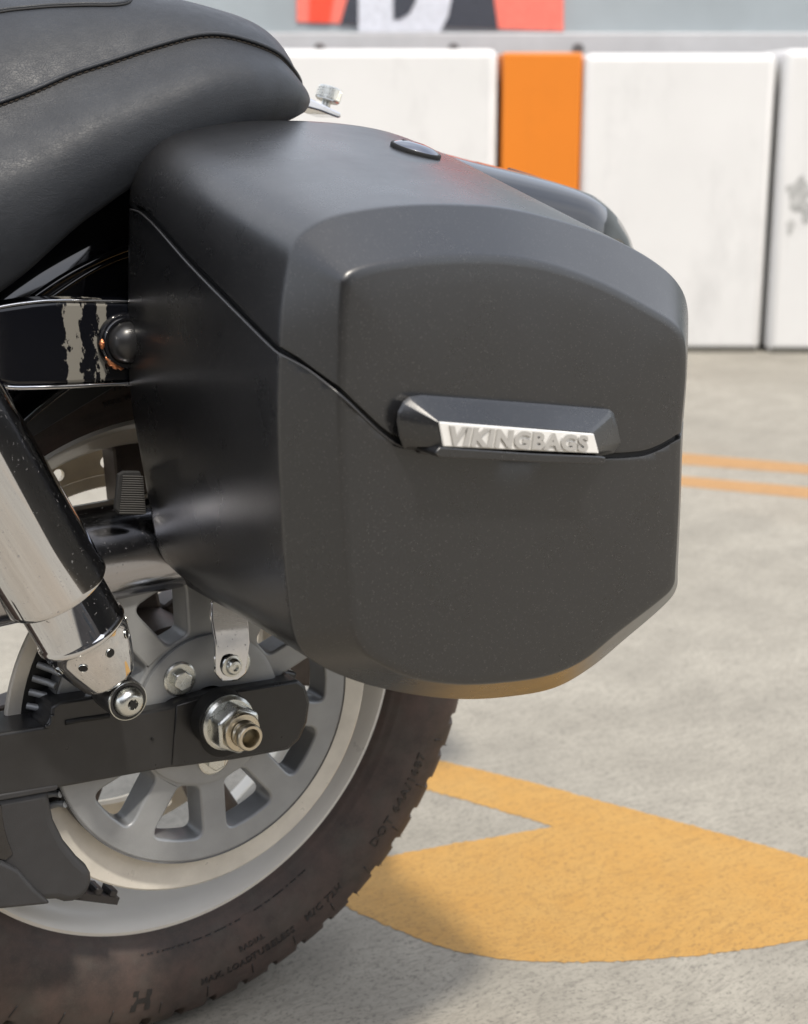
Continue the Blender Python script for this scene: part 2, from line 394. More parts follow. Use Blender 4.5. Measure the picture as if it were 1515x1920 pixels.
rt_ = thing('wall_rail', 'pale grey steel rail with dark bolts below the red sign', 'rail', (wp(600, 60).x, wp(600, 60).y, 0))
def reparent(o, p): o.parent = p; o.matrix_parent_inverse = Matrix.Translation(-p.location); return o
reparent(bev(rail_piece(-400, 1520, zr0, zr1, .0, .03, 'rail', M['rail'], None), .004), rt_)
for x in (100, 350, 600, 850, 1083):
    p = wp(x, 60); p.z = wp(x, 75, .03).z - .03
    reparent(lathe_at('bolt', [(0, .014), (.016, .014), (.02, .008), (.02, 0)], p-bn*.03, -bn, M['bolt_dark'], None, 18), rt_)
reparent(lathe_at('bolt', [(0, .014), (.016, .014), (.02, .008), (.02, 0)], wp(1300, 88), -bn, M['bolt_dark'], None, 18), rt_)
# sign
sg = thing('wall_sign', 'red and charcoal sign with a big white letter D on the wall', 'sign', wp(800, 0))
def sign_poly(name, pts, mat, off, th=.003):
    P = [wp(x, y, off) for x, y in pts]
    return reparent(link(name, prism(P, -bn*th), mat), sg)
sign_poly('backing_panel', [(553, -400), (1058, -400), (1056, 58), (557, 41)], M['sign_pink'], .001, .006)
sign_poly('red_stripe', [(590, -400), (690, -400), (618, 43), (580, 42)], M['sign_red'], .008)
sign_poly('charcoal_field', [(745, -400), (880, -400), (918, -60), (934, 54), (638, 44), (668, -60)], M['sign_black'], .0085)
Dl = [(672, -300), (800, -300), (850, -240), (862, -100), (846, 0), (840, 30), (826, 60), (672, 60)]
sign_poly('letter', Dl, M['sign_white'], .013)
sign_poly('letter_counter', [(738, -250), (772, -250), (790, -200), (794, -100), (780, 2), (768, 24), (752, 34), (738, 36)], M['sign_black'], .0175)

# ================================================================== MOTORCYCLE
moto = thing('motorcycle', 'black cruiser motorcycle with leather seat, chrome shock and silver spoked rear wheel', 'motorcycle')
AX = Vector((0, 0, .328)); R = .328
def at_axle(o): o.data.transform(Matrix.Translation(AX)); return o

# --- rear wheel
rimprof = [(.221, -.0640), (.2245, -.0630), (.2245, -.0600), (.219, -.0570), (.2185, -.045), (.214, -.036), (.206, -.020), (.203, 0), (.206, .02), (.214, .036), (.2185, .045), (.219, .057), (.2245, .060), (.2245, .063), (.221, .064),
           (.216, .060), (.213, .045), (.208, .034), (.198, .020), (.192, .010), (.192, -.012), (.198, -.024), (.206, -.034), (.2115, -.045), (.2155, -.058)]
wheel = at_axle(link('rear_wheel', lathe(rimprof, 192, closed=True), M['rim'], moto, 40))
# tyre
def tyre_mesh():
    n = 720; half = [(.2235, -.0625), (.2275, -.0665), (.230, -.0680), (.2335, -.0690), (.236, -.0715), (.2385, -.0722), (.245, -.0750), (.255, -.0775), (.266, -.0790), (.277, -.0785), (.288, -.0765), (.297, -.0735), (.3005, -.0719), (.3025, -.0709), (.304, -.0700), (.307, -.0679), (.310, -.0655), (.3145, -.0600), (.3185, -.0520), (.3220, -.0430), (.3250, -.0320), (.3270, -.0200), (.3278, -.0120), (.3225, -.0115), (.3225, -.0065), (.3280, -.006), (.3281, 0)]
    prof = half + [(r, -y) for r, y in half[::-1][1:]]
    k = len(prof); vs = []; fs = []
    per = n/60
    for i in range(n):
        a = 2*PI*i/n
        ph = (i % 12)
        for q, (r, y) in enumerate(prof):
            ay = abs(y)
            dr = 0
            if r > .300 and ay > .019:                       # sweeping shoulder grooves
                sh = min(ay-.02, .036)/.05*3.0
                pp = (i + (1 if y < 0 else 7) + sh) % 12
                if pp < 3.0: dr = .0110*smoothstep(.300, .309, r)
            yy = y - math.copysign(dr*.95*min(1, max(0, (ay-.03)/.035)), y); rr_ = r - dr*(1-.55*min(1, max(0, (ay-.03)/.035)))
            vs.append((rr_*math.cos(a), yy, rr_*math.sin(a)))
    for i in range(n):
        j = (i+1) % n
        for q in range(k-1): fs.append([i*k+q, i*k+q+1, j*k+q+1, j*k+q])
    return fix(mesh(vs, fs))
tyre = at_axle(link('tyre', tyre_mesh(), M['rubber'], wheel, 38))
def side_r(r):                                               # sidewall height at radius r
    tb = [(.236, .0715), (.245, .0750), (.255, .0775), (.266, .0790), (.277, .0785), (.288, .0765), (.297, .0735), (.304, .0700), (.310, .0655)]
    return float(np.interp(r, [a for a, _ in tb], [b_ for _, b_ in tb]))
def tyre_text(s, r0, size, ang, parent, inward=True, name='raised_lettering'):
    """text on the sidewall, centred at angle ang (deg, 0 = rearward, 90 = up); tops point to the hub when inward"""
    me = text_mesh(s, size, .0006, size*.018, 2, 1.12)
    xs = [v.co.x for v in me.vertices]; mx = (min(xs)+max(xs))/2
    for v in me.vertices:
        x, y, z = v.co; x -= mx
        r = r0 - y if inward else r0 + y
        th = math.radians(ang) + (x/r0 if inward else -x/r0)
        v.co = (r*math.cos(th), -side_r(r) - .0001 - z, r*math.sin(th))
    return at_axle(link(name, me, M['rubber_text'], parent))
tyre_text('DOT 64A/1687', .281, .014, -36, wheel)
tyre_text('M/C 72H', .281, .011, -60, wheel)
tyre_text('MAX. LOAD', .281, .009, -82, wheel)
tyre_text('TUBELESS', .281, .010, -72, wheel)
tyre_text('RADIAL', .266, .007, -76, wheel)
tyre_text('ROTATION', .254, .010, 97, wheel, False)
tyre_text('REAR WHEEL', .243, .006, 97, wheel, False)
tyre_text('0 0 0 0', .258, .007, 117, wheel, False)
tyre_text('- -- - ---- -- - --- -- ---- - --', .241, .008, -88, wheel)
tyre_text('--- -- ---- - -- ---', .241, .008, -66, wheel)
# mould mark block
mk = text_mesh('H', .026, .0005, .0012, 2)
for v in mk.vertices:
    x, y, z = v.co; r = .288-y; th = math.radians(-101)+x/.27; v.co = (r*math.cos(th), -side_r(r)-z, r*math.sin(th))
at_axle(link('raised_lettering', mk, M['rubber_text'], wheel))
# rubber hairs on shoulder and small radial mould ridges
vs, fs = [], []
def addtube(path, r, n=5):
    me = tube(path, r, n); o = len(vs)
    vs.extend([tuple(v.co) for v in me.vertices]); fs.extend([[o+i for i in p.vertices] for p in me.polygons]); bpy.data.meshes.remove(me)
for i in range(60):
    if random.random() < .35: continue
    a = math.radians(i*6+random.uniform(-1, 1)); y = -random.choice([.043, .052, .030]); r = np.interp(-y, [.03, .043, .052], [.3252, .322, .3185])
    d = Vector((math.cos(a), -.25, math.sin(a))).normalized(); tg = Vector((-math.sin(a), 0, math.cos(a)))*random.uniform(-.3, .3)
    p = AX + Vector((r*math.cos(a), y, r*math.sin(a)))
    if p.z < .02: continue
    addtube([p-d*.001, p+d*.003, p+(d+tg)*random.uniform(.005, .0075)], lambda s: .00055*(1-.5*s))
link('rubber_hairs', mesh(vs, fs), M['rubber_text'], wheel, 180, 'stuff')
vs, fs = [], []
for i in range(40):
    a = math.radians(i*9+4)
    pts = [AX + Vector((r*math.cos(a), -side_r(r)-.0001, r*math.sin(a))) for r in (.285, .288, .291, .294, .297)]
    addtube(pts, .0007, 5)
link('mould_ridges', mesh(vs, fs), M['rubber_text'], wheel, 180, 'stuff')

# brake rotor on the far side with a row of holes
def ring_plate(ro, ri, y0, y1, holes, hr, hrad, n=240, phase=0.):
    """flat ring with round holes, triangulated through bmesh"""
    b_ = bmesh.new()
    def loop(c, r, k, y): 
        v_ = [b_.verts.new((c[0]+r*math.cos(2*PI*i/k), y, c[1]+r*math.sin(2*PI*i/k))) for i in range(k)]
        return [b_.edges.new((v_[i], v_[(i+1) % k])) for i in range(k)]
    E_ = loop((0, 0), ro, n, y0) + loop((0, 0), ri, n, y0)
    for h in range(holes):
        a = 2*PI*h/holes+phase; E_ += loop((hrad*math.cos(a), hrad*math.sin(a)), hr, 14, y0)
    bmesh.ops.triangle_fill(b_, use_beauty=True, use_dissolve=False, edges=E_)
    g = bmesh.ops.extrude_face_region(b_, geom=list(b_.faces))
    for v_ in g['geom']:
        if isinstance(v_, bmesh.types.BMVert): v_.co.y = y1
    bmesh.ops.recalc_face_normals(b_, faces=b_.faces)
    me = bpy.data.meshes.new('mesh'); b_.to_mesh(me); b_.free(); return me
at_axle(link('brake_rotor', ring_plate(.178, .156, .040, .046, 24, .0052, .1665), M['rotor'], wheel, 30))
at_axle(link('rotor_carrier', lathe([(.155, .042), (.156, .038), (.147, .036), (.145, .040), (.147, .048), (.155, .048)], 144, closed=True), M['rotor'], wheel, 40))
# wheel spokes: paired brown-grey cast spokes behind the pulley
def spoke_mesh():
    o = [(.045, -.022), (.10, -.012), (.19, -.018), (.204, -.036), (.204, .036), (.19, .018), (.10, .012), (.045, .022)]
    return prism([(x, -.012, z) for x, z in o], (0, .03, 0))
sm = spoke_mesh()
for k in range(7):
    o = link('wheel_spoke', sm, M['spoke'], wheel); o.location = AX; o.rotation_euler = (0, math.radians(k*360/7+14), 0)
    bev(o, .004, 2)
at_axle(link('wheel_hub', lathe([(.0, -.08), (.04, -.08), (.05, -.07), (.05, .05), (.03, .06), (0, .06)], 64), M['spoke'], wheel, 40))

# --- drive pulley
YP = -.1336
pul = bpy.data.objects.new('drive_pulley', None); C.objects.link(pul); pul.parent = moto
def pulley_disc():
    b_ = bmesh.new(); n = 240; y0 = YP
    def loop(pts):
        v_ = [b_.verts.new((x, y0, z)) for x, z in pts]; k = len(v_)
        return [b_.edges.new((v_[i], v_[(i+1) % k])) for i in range(k)]
    E_ = loop([(.1295*math.cos(2*PI*i/n), .1295*math.sin(2*PI*i/n)) for i in range(n)])
    E_ += loop([(.02*math.cos(2*PI*i/40), .02*math.sin(2*PI*i/40)) for i in range(40)])
    for k in range(10):
        c = 2*PI*(k+.5)/10 + math.radians(PHASE)
        # rounded trapezoid opening
        pts = []
        ri, ro, hi, ho = .066, .1115, math.radians(8.0), math.radians(12.3)
        cs = [(ri, -hi), (ro, -ho), (ro, ho), (ri, hi)]
        rad = .008
        V = [Vector((r*math.cos(c+a), r*math.sin(c+a))) for r, a in cs]
        seq = []
        for i in range(4):
            p, a_, d_ = V[i], V[i-1], V[(i+1) % 4]
            e1 = (a_-p).normalized(); e2 = (d_-p).normalized()
            rr = rad if i in (1, 2) else .007
            tl = rr/math.tan(e1.angle(e2)/2)
            s, e = p+e1*tl, p+e2*tl
            for j in range(7):
                u_ = j/6; q = s*(1-u_)**2 + p*2*u_*(1-u_) + e*u_**2; seq.append(q)
            if i == 1:   # arc bulge outer edge
                e_ = e; s2 = V[2] + (V[1]-V[2]).normalized()*tl
                for j in range(1, 5):
                    q = e_.lerp(s2, j/5); q = q.normalized()*(q.length + .0009*math.sin(PI*j/5)); seq.append(q)
        E_ += loop([(q.x, q.y) for q in seq])
    bmesh.ops.triangle_fill(b_, use_beauty=True, use_dissolve=False, edges=E_)
    g = bmesh.ops.extrude_face_region(b_, geom=list(b_.faces))
    for v_ in g['geom']:
        if isinstance(v_, bmesh.types.BMVert): v_.co.y = y0+.026
    bmesh.ops.recalc_face_normals(b_, faces=b_.faces)
    me = bpy.data.meshes.new('mesh'); b_.to_mesh(me); b_.free(); return me
PHASE = 20.0
def pocket_mesh(c):
    pass
pd_ = at_axle(link('pulley_disc', pulley_disc(), M['pulley'], pul, 30)); bev(pd_, .0022, 3, 50)
at_axle(link('pulley_drum', lathe([(.1297, YP+.0005), (.1300, YP), (.1302, YP+.001), (.1302, YP+.034), (.1280, YP+.034), (.1280, YP+.001)], 200, closed=True), M['pocket'], pul, 30))
at_axle(link('pulley_flange', lathe([(.1300, YP+.0160), (.1580, YP+.0150), (.1595, YP+.0160), (.1595, YP+.0190), (.1580, YP+.0205), (.1300, YP+.0210)], 200, closed=True), M['flange'], pul, 30))
at_axle(link('pulley_hub', lathe([(.062, YP-.0004), (.062, YP-.0035), (.058, YP-.0050), (.030, YP-.0055), (.02, YP-.004), (.02, YP+.02)], 96), M['pulley'], pul, 30))
# teeth rods, seen through the flange gap at the front
gp = [AX + Vector((rr*math.cos(math.radians(a_)), YP+.0145, rr*math.sin(math.radians(a_)))) for rr, seq in ((.1302, range(140, 208, 4)), (.1480, range(204, 136, -4))) for a_ in seq]
link('tooth_gap_shade', prism(gp, (0, .001, 0)), M['void'], pul)  # thin black sheet that paints the dark between the teeth
for k in range(16):
    a = math.radians(138 + k*4.3); e_ = Vector((math.cos(a), 0, math.sin(a)))
    link('pulley_tooth', tube([AX + e_*.1310 + Vector((0, YP+.0010, 0)), AX + e_*.1345 + Vector((0, YP+.0080, 0)), AX + e_*.1440 + Vector((0, YP+.0150, 0))], .0027, 10), M['pulley'], pul, 40)
# lower run of the belt coming out of its guard
bt = link('drive_belt', box((-.34, -.114, .184), (-.070, -.096, .190)), M['rubber_text'], pul); 
tb_ = box((-.003, -.114, .1895), (.003, -.096, .1955))
for k in range(20):
    o = link('belt_tooth', tb_, M['rubber_text'], bt); o.location.x = -.076-k*.0135; bev(o, .001, 1)
pv = Vector((-.076, 0, .170)); bt.matrix_local = Matrix.Translation(pv) @ Matrix.Rotation(.42, 4, 'Y') @ Matrix.Translation(-Vector((-.07, 0, .184)))
def hexbolt(name, org, d, r, h, mat, parent, washer=1.35, rot=0., dome=.3):
    q = Vector(d).normalized().to_track_quat('Z', 'Y').to_matrix().to_4x4()
    pts = [(r*math.cos(PI/3*i+rot), r*math.sin(PI/3*i+rot), 0) for i in range(6)]
    me = prism(pts, (0, 0, h)); me.transform(Matrix.Translation(org) @ q)
    o = link(name, me, mat, parent, 30); bev(o, r*.12, 2)
    w = lathe_at('washer', [(0, .0), (r*washer, 0), (r*washer, r*.16), (r*washer*.9, r*.26), (0, r*.26)], org, d, mat, None, 40); 
    w.parent = parent; return o
for k in range(5):
    a = math.radians(128+k*72); c = AX + Vector((.041*math.cos(a), YP-.005, .041*math.sin(a)))
    hexbolt('pulley_bolt', c, (0, -1, 0), .0085, .008, M['zinc'], pul, 1.6, .3)

# --- swingarm
arm = plate('swingarm', [(-160, 1536), (-160, 1408), (0, 1375), (86, 1362), (96, 1347), (98, 1326), (112, 1316), (200, 1303), (268, 1335), (322, 1325), (334, 1317), (385, 1303), (560, 1275), (574, 1288), (582, 1318), (577, 1355), (562, 1388), (541, 1407), (440, 1425), (335, 1439), (318, 1440), (110, 1478)], -.150, .045, M['satin'], moto, .0022, 3)
# doubler and weld line
plate('weld_plate', [(330, 1322), (385, 1306), (556, 1279), (569, 1290), (576, 1318), (571, 1354), (557, 1384), (538, 1402), (440, 1419), (322, 1435)], -.1502, -.0012, M['satin'], arm, .0006, 1)
lw = [U(x, y, -.1515) for x, y in [(206, 1343), (180, 1347), (150, 1351), (124, 1356)]]
link('weld_slot', tube([(p.x, -.1502, p.z) for p in lw], .0021, 8), M['void'], arm, 180)
link('weld_bead', tube(cr([U(x, y, -.151) for x, y in [(84, 1362), (92, 1360), (97, 1352), (98, 1340)]], 4), .0016, 8), M['satin'], arm, 180)
link('vent_hole', lathe([(0, 0), (.0011, 0), (.0011, .002), (0, .002)], 16), M['void'], arm).location = U(287, 1387, -.1515)
# upper tube of the arm behind the face
plate('arm_shelf', [(180, 1330), (268, 1320), (330, 1298), (345, 1280), (400, 1268), (420, 1262), (520, 1252), (560, 1262), (545, 1300), (330, 1345), (200, 1345)], -.128, .02, M['satin'], arm, .003, 3)
lathe_at('axle_recess', [(0, .001), (.0215, .001), (.0235, 0)], U(424, 1366, -.1518), (0, -1, 0), M['void'], arm, 40)
# adjuster block
A1 = Vector((0, -.152, .328))
ax_o = lathe_at('axle', [(.0068, .0), (.0068, .052), (.0075, .0535), (.0096, .0535), (.0106, .052), (.0106, .0475), (.0096, .0465), (.0096, .0445), (.0104, .0438), (.0104, .041), (.0096, .040), (.0106, 0)], A1, (0, -1, 0), M['brass'], moto, 48, 50, closed=True)
lathe_at('axle_bore', [(0, .030), (.0067, .030), (.0067, .0)], A1, (0, -1, 0), M['satin'], ax_o, 24)
hexbolt('axle_nut', A1-Vector((0, .015, 0)), (0, -1, 0), .0200, .021, M['zinc'], ax_o, 1.10, .55)
lathe_at('lock_ring', [(.0108, .0), (.0150, .0), (.0156, .003), (.0146, .0050), (.0108, .0055)], A1-Vector((0, .036, 0)), (0, -1, 0), M['brass'], ax_o, 40, 40, closed=True)
lathe_at('axle_spacer', [(0, .015), (.0185, .015), (.0225, .012), (.0235, 0)], A1, (0, -1, 0), M['void'], ax_o, 40, 40)

# --- chrome strap bracket to the bag
br_in = [(407, 1137), (404, 1165), (406, 1205), (404, 1262), (416, 1277), (444, 1274), (460, 1262), (469, 1205), (471, 1150), (455, 1120), (430, 1105)]
brk = plate('mounting_bracket', br_in, -.170, .004, M['chrome'], moto, .001, 2)
for v in brk.data.vertices:                                  # bent: upper half leans inwards
    z0 = U(440, 1212, -.17).z
    if v.co.z > z0: v.co.y += (v.co.z-z0)*.25
    else: v.co.y += (z0-v.co.z)*-.06
hb = lathe_at('bracket_bolt', [(0, .0030), (.0026, .0030), (.0028, .0050), (.0048, .0046), (.0060, .0032), (.0064, .0010), (.0070, .0008), (.0086, .0005), (.0088, -.001)], U(436, 1249, -.1725), (0, -1, 0), M['zinc'], brk, 32, 35)

# --- rear shock
SA, SB = U(105, 1102, -.190), U(214, 1286, -.190)
sd = (SB-SA).normalized()
shock = bpy.data.objects.new('rear_shock', None); C.objects.link(shock); shock.parent = moto
S0 = SA - sd*.40
def on(o): return o
# profile along axis measured from SA ; positive = down towards axle
def shk(name, prof, mat, smooth=35, closed=False): return lathe_at(name, prof, SA, sd, mat, shock, 128, smooth, closed)
r1, r2 = .0372, .0312
shk('upper_cover', [(r1-.004, .0), (r1-.0013, .0024), (r1, .0008), (r1, -.002), (r1, -.10), (r1, -.42), (0, -.42)], M['chrome'], 50)
shk('lower_cover', [(r2, -.05), (r2, .0335), (r2+.0011, .0350), (r2+.0018, .0365), (r2+.0018, .0380), (r2+.001, .0393), (r2, .0405), (r2-.0005, .047), (r2-.0028, .058), (r2-.0063, .069), (r2-.0098, .0780), (r2-.0110, .0805), (r2-.0135, .0815), (.008, .0815)], M['chrome'], 50)
qs = sd.to_track_quat('Z', 'Y').to_matrix()
for k in range(9):
    a = 2*PI*k/9+.25; dv = qs @ Vector((math.cos(a), math.sin(a), 0))
    c = SA + sd*.0500 + dv*(r2-.00085)
    nrm = (dv + sd*.16).normalized()
    lathe_at('drain_hole', [(0, .0004), (.0031, .0004)], c, nrm, M['void'], shock, 20)  # flat black disc, the dark of a hole put in as colour
    lathe_at('hole_rim', [(.0031, .0003), (.0032, .0006), (.0034, .0003), (.0034, .0)], c, nrm, M['zinc'], shock, 20)
eyec = U(249, 1321, -.214); eyec.y = -.191
K7 = .76
def sc7(pr): return [(a*K7, h) for a, h in pr]
lathe_at('lower_bushing', sc7([(.006, -.018), (.0185, -.018), (.0195, -.015), (.0195, .013), (.0185, .0150), (.0150, .0150), (.0145, .0135), (.006, .0135)]), eyec, (0, -1, 0), M['satin'], shock, 48, 35, closed=True)
lathe_at('bushing_ring', sc7([(.0176, .0150), (.0182, .0156), (.0190, .0153), (.0194, .0140), (.0180, .0135)]), eyec, (0, -1, 0), M['zinc'], shock, 48, 50, closed=True)
sb = lathe_at('shock_bolt', sc7([(0, .0210), (.0050, .0210), (.0052, .0235), (.0085, .0235), (.0110, .0222), (.0132, .0195), (.0142, .0163), (.0142, .0145), (0, .0145)]), eyec, (0, -1, 0), M['zinc'], shock, 48, 35)
star = [eyec + Vector((rr*math.cos(PI*k/6), -.0238, rr*math.sin(PI*k/6))) for k, rr in enumerate([.0042, .0023]*6)]
link('star_recess', prism(star, (0, .0004, 0)), M['void'], sb)

# --- fender strut (glossy arm under the seat) and its dome bolt
st_px = [(-160, 640), (-160, 628), (-60, 590), (0, 574), (60, 565), (120, 562), (245, 564), (330, 566), (330, 716), (245, 718), (120, 724), (30, 727), (0, 722), (-30, 705), (-160, 690)]
strut = plate('fender_strut', st_px, -.150, .030, M['flaked'], moto, .0045, 4)
def trim_tube(name, px, Y, r, mat, parent): return link(name, tube(cr([U(x, y, Y) for x, y in px], 6), r, 10), mat, parent, 180)
trim_tube('lower_bead', [(-30, 706), (0, 722), (30, 727), (120, 725), (200, 721), (300, 717)], -.150, .0016, M['chrome'], strut)
sbp = U(232, 640, -.150)
trim_tube('upper_edge_glint', [(-160, 629), (-60, 591), (0, 575.5), (60, 566.5), (120, 563.5), (300, 566)], -.1495, .0011, M['chrome'], strut)  # chrome tube added to draw the bright sky line on the bevel
lathe_at('dome_collar', [(0, .0), (.0205, .0), (.0200, .004), (.0175, .007), (.0155, .007)], sbp, (0, -1, 0), M['gloss'], strut, 48, 50)
for a0, a1 in ((168, 190), (208, 262)):
    link('worn_copper', tube([sbp + Vector(((.0186+.0006*math.sin(q*1.7))*math.cos(math.radians(a0+(a1-a0)*q/14)), -.0050, (.0186+.0006*math.sin(q*1.7))*math.sin(math.radians(a0+(a1-a0)*q/14)))) for q in range(15)], lambda u_: .0016*(.35+math.sin(PI*u_))), M['copper'], strut, 180)
lathe_at('dome_bolt', [(0, .0185), (.005, .0180), (.0095, .0160), (.0130, .0125), (.0147, .008), (.015, .005)], sbp, (0, -1, 0), M['satin'], strut, 48, 180)
# inner guard under the strut, tyre shows below its straight edge
ig = plate('inner_guard', [(-150, 640), (-150, 950), (58, 822), (222, 722), (330, 655), (330, 620)], -.088, .008, M['plastic'], moto, .001, 1)

# --- rear fender
fc = [(-.34, .52), (-.25, .615), (-.14, .695), (0, .747), (.10, .770), (.215, .766), (.33, .742), (.41, .724), (.46, .708), (.497, .684), (.520, .655), (.527, .610), (.520, .56)]
fp = cr([(x, 0, z) for x, z in fc], 6)
sect = [(-.103, -.115), (-.1045, -.07), (-.101, -.040), (-.091, -.020), (-.072, -.008), (-.04, -.002), (0, 0), (.04, -.002), (.072, -.008), (.091, -.020), (.101, -.040), (.1045, -.07), (.103, -.115)]
vs, fs = [], []
for i, p in enumerate(fp):
    tg = (fp[min(i+1, len(fp)-1)]-fp[max(i-1, 0)]).normalized(); nv = Vector((-tg.z, 0, tg.x))
    tap = 1 - .45*smoothstep(.42, .56, p.x) if p.z > .0 else 1
    for y, h in sect: vs.append(p + Vector((0, y*tap, 0)) + nv*h*(1-.35*smoothstep(.3, .56, p.x)))
k = len(sect)
for i in range(len(fp)-1):
    for j in range(k-1): fs.append([i*k+j, i*k+j+1, (i+1)*k+j+1, (i+1)*k+j])
fen = link('rear_fender', fix(mesh(vs, fs)), M['gloss'], moto, 60)
sol = fen.modifiers.new('thickness', 'SOLIDIFY'); sol.thickness = .0025; sol.offset = -1
side = [vs[i*k+0] for i in range(len(fp))]
link('fender_bead', tube([Vector(p)+Vector((0, -.001, 0)) for p in side], .0035, 10), M['gloss'], fen, 180)
# raised crease line seen between seat and strut
trim_tube('crease_line', [(60, 560), (120, 520), (180, 489), (245, 463), (330, 440)], -.1035, .0030, M['gloss'], fen)
trim_tube('crease_line', [(92, 560), (150, 521), (200, 494), (245, 477), (330, 452)], -.1035, .0018, M['gloss'], fen)
# orange-red stripe on the crown and the tail rim
st = [p + Vector((0, 0, .0008)) for p in fp]
vs, fs = [], []
sel = [p for p in fp if .16 < p.x < .40]
for i, p in enumerate(sel):
    for y in (-.005, .005): vs.append(p + Vector((0, y, .0012)))
for i in range(len(sel)-1): fs.append([2*i, 2*i+1, 2*i+3, 2*i+2])
link('red_stripe', mesh(vs, fs), M['red'], fen, 180)
tr = [p for p in fp if p.x > .395]
link('tail_rim', tube([p + Vector((0, 0, 0)) for p in tr], .0045, 10), M['satin'], fen, 180)

# chrome luggage tab with knurled thumbscrew behind the seat
tb_px = [(545, 178), (575, 181), (600, 192), (640, 212), (640, 221), (634, 221), (600, 208), (560, 197), (545, 195)]
tab = link('seat_tab', prism([U(x, y, -.018) for x, y in tb_px], (0, .036, 0)), M['chrome'], moto, 35); bev(tab, .0015, 3)
kc = U(611, 196, 0); kd = Vector((.38, 0, 1)).normalized()
kn = lathe_at('thumbscrew', [(0, .0145), (.0095, .0145), (.0105, .0135), (.0105, .0040), (.0095, .003), (.004, .003), (.004, -.004), (0, -.004)], kc, kd, M['zinc'], tab, 72, 40)
vs, fs = [], []
qk = kd.to_track_quat('Z', 'Y').to_matrix()
for s in (-1, 1):
    for i in range(36):
        a = 2*PI*i/36
        addtube([kc + qk @ Vector((.0105*math.cos(a+s*u_*.35), .0105*math.sin(a+s*u_*.35), .0045+u_*.0085)) for u_ in (0, .5, 1)], .0004, 4)
link('knurling', mesh(vs, fs), M['zinc'], tab, None, 'stuff')

# --- seat
zb_t = ([-.45, -.34, -.25, -.20, -.151, -.134, -.112, -.092, -.071, -.053, 0, .05, .088, .13, .168], [.60, .60, .615, .642, .669, .679, .696, .711, .723, .734, .757, .772, .779, .783, .790])
zs_t = ([-.45, -.34, -.25, -.18, -.132, -.108, -.081, -.053, -.024, .006, .021, .040, .066, .089, .104, .115, .132, .150, .168], [.70, .722, .757, .779, .793, .801, .812, .820, .829, .8370, .8400, .8400, .8345, .828, .820, .815, .809, .804, .797])
zt_t = ([-.45, -.30, -.18, -.10, -.04, .0, .048, .095,   .115, .134, .150, .160, .168], [.77, .80, .845, .868, .876, .876, .869, .860, .855, .845, .830, .815, .800])
w_t = ([-.45, -.2, -.1, 0, .05, .080, .098, .115, .132, .148, .160, .168], [.15, .158, .158, .155, .149, .137, .125, .107, .084, .055, .028, .004])
ws_t = ([-.45, -.132, .060, .080, .098, .115, .132, .148, .160, .168], [.12, .12, .12, .115, .106, .090, .069, .044, .022, .003])
def smt(tb, x): 
    return sum(float(np.interp(x+d, *tb)) for d in (-.008, -.004, 0, .004, .008))/5
nsx = 150; xs = [-.42 + (.588)*(1-(1-i/(nsx-1))**1.5) for i in range(nsx)]
def seat_sec(x):
    e = x > .18
    zb, zs, zt, w, ws = (smt(q, x) if x < .155 else float(np.interp(x, *q)) for q in (zb_t, zs_t, zt_t, w_t, ws_t))
    hgt = zs-zb
    c = [(-(w-.012)*.88, zb-.004), (-(w-.008), zb), (-w+.001, zb+hgt*.10), (-w-.004, zb+hgt*.35), (-w+.0, zb+hgt*.62), (-(w*.35+ws*.65), zb+hgt*.86), (-ws-.002, zs-.0025), (-ws+.0005, zs+.0022), (-ws*.84, zs+(zt-zs)*.42), (-ws*.60, zs+(zt-zs)*.74), (-ws*.3, zs+(zt-zs)*.95), (0, zt)]
    pts = cr([(x, y, z) for y, z in c], 5)
    return pts + [Vector((p.x, -p.y, p.z)) for p in pts[::-1][1:]]
secs = [seat_sec(x) for x in xs]; k = len(secs[0]); vs = [p for s in secs for p in s]; fs = []
for i in range(nsx-1):
    for j in range(k-1): fs.append([i*k+j, i*k+j+1, (i+1)*k+j+1, (i+1)*k+j])
    fs.append([i*k+k-1, i*k, (i+1)*k, (i+1)*k+k-1])
fs.append([(nsx-1)*k+j for j in range(k)]); fs.append([j for j in range(k)][::-1])
seat = link('seat', fix(mesh(vs, fs)), M['leather'], moto, 180)
JS = 6*5
seam = [s[JS] + Vector((0, -.0003, -.0006)) for s in secs]
link('seam_fold', tube([p + Vector((0, -.0008, .0026)) for p in seam], .0016, 8), M['leather'], seat, 180)
link('seam_groove', tube(seam, .0010, 6), M['void'], seat, 180)
vs, fs = [], []
dist = 0; nxt = 0
P2 = [s[JS]*.8 + s[JS-1]*.2 + Vector((0, -.0007, -.0002)) for s in secs]
dense = cr(P2, 8)
acc = 0; i = 0
while i < len(dense)-1:
    j = i; L = 0
    while j < len(dense)-1 and L < .0030: L += (dense[j+1]-dense[j]).length; j += 1
    if j <= i+0: break
    addtube([dense[i], dense[(i+j)//2]+Vector((0, -.0005, 0)), dense[j]], .00065, 5)
    L = 0; i = j
    while i < len(dense)-1 and L < .0012: L += (dense[i+1]-dense[i]).length; i += 1
    if i >= len(dense)-2: break
link('stitching', mesh(vs, fs), M['thread'], seat, None, 'stuff')
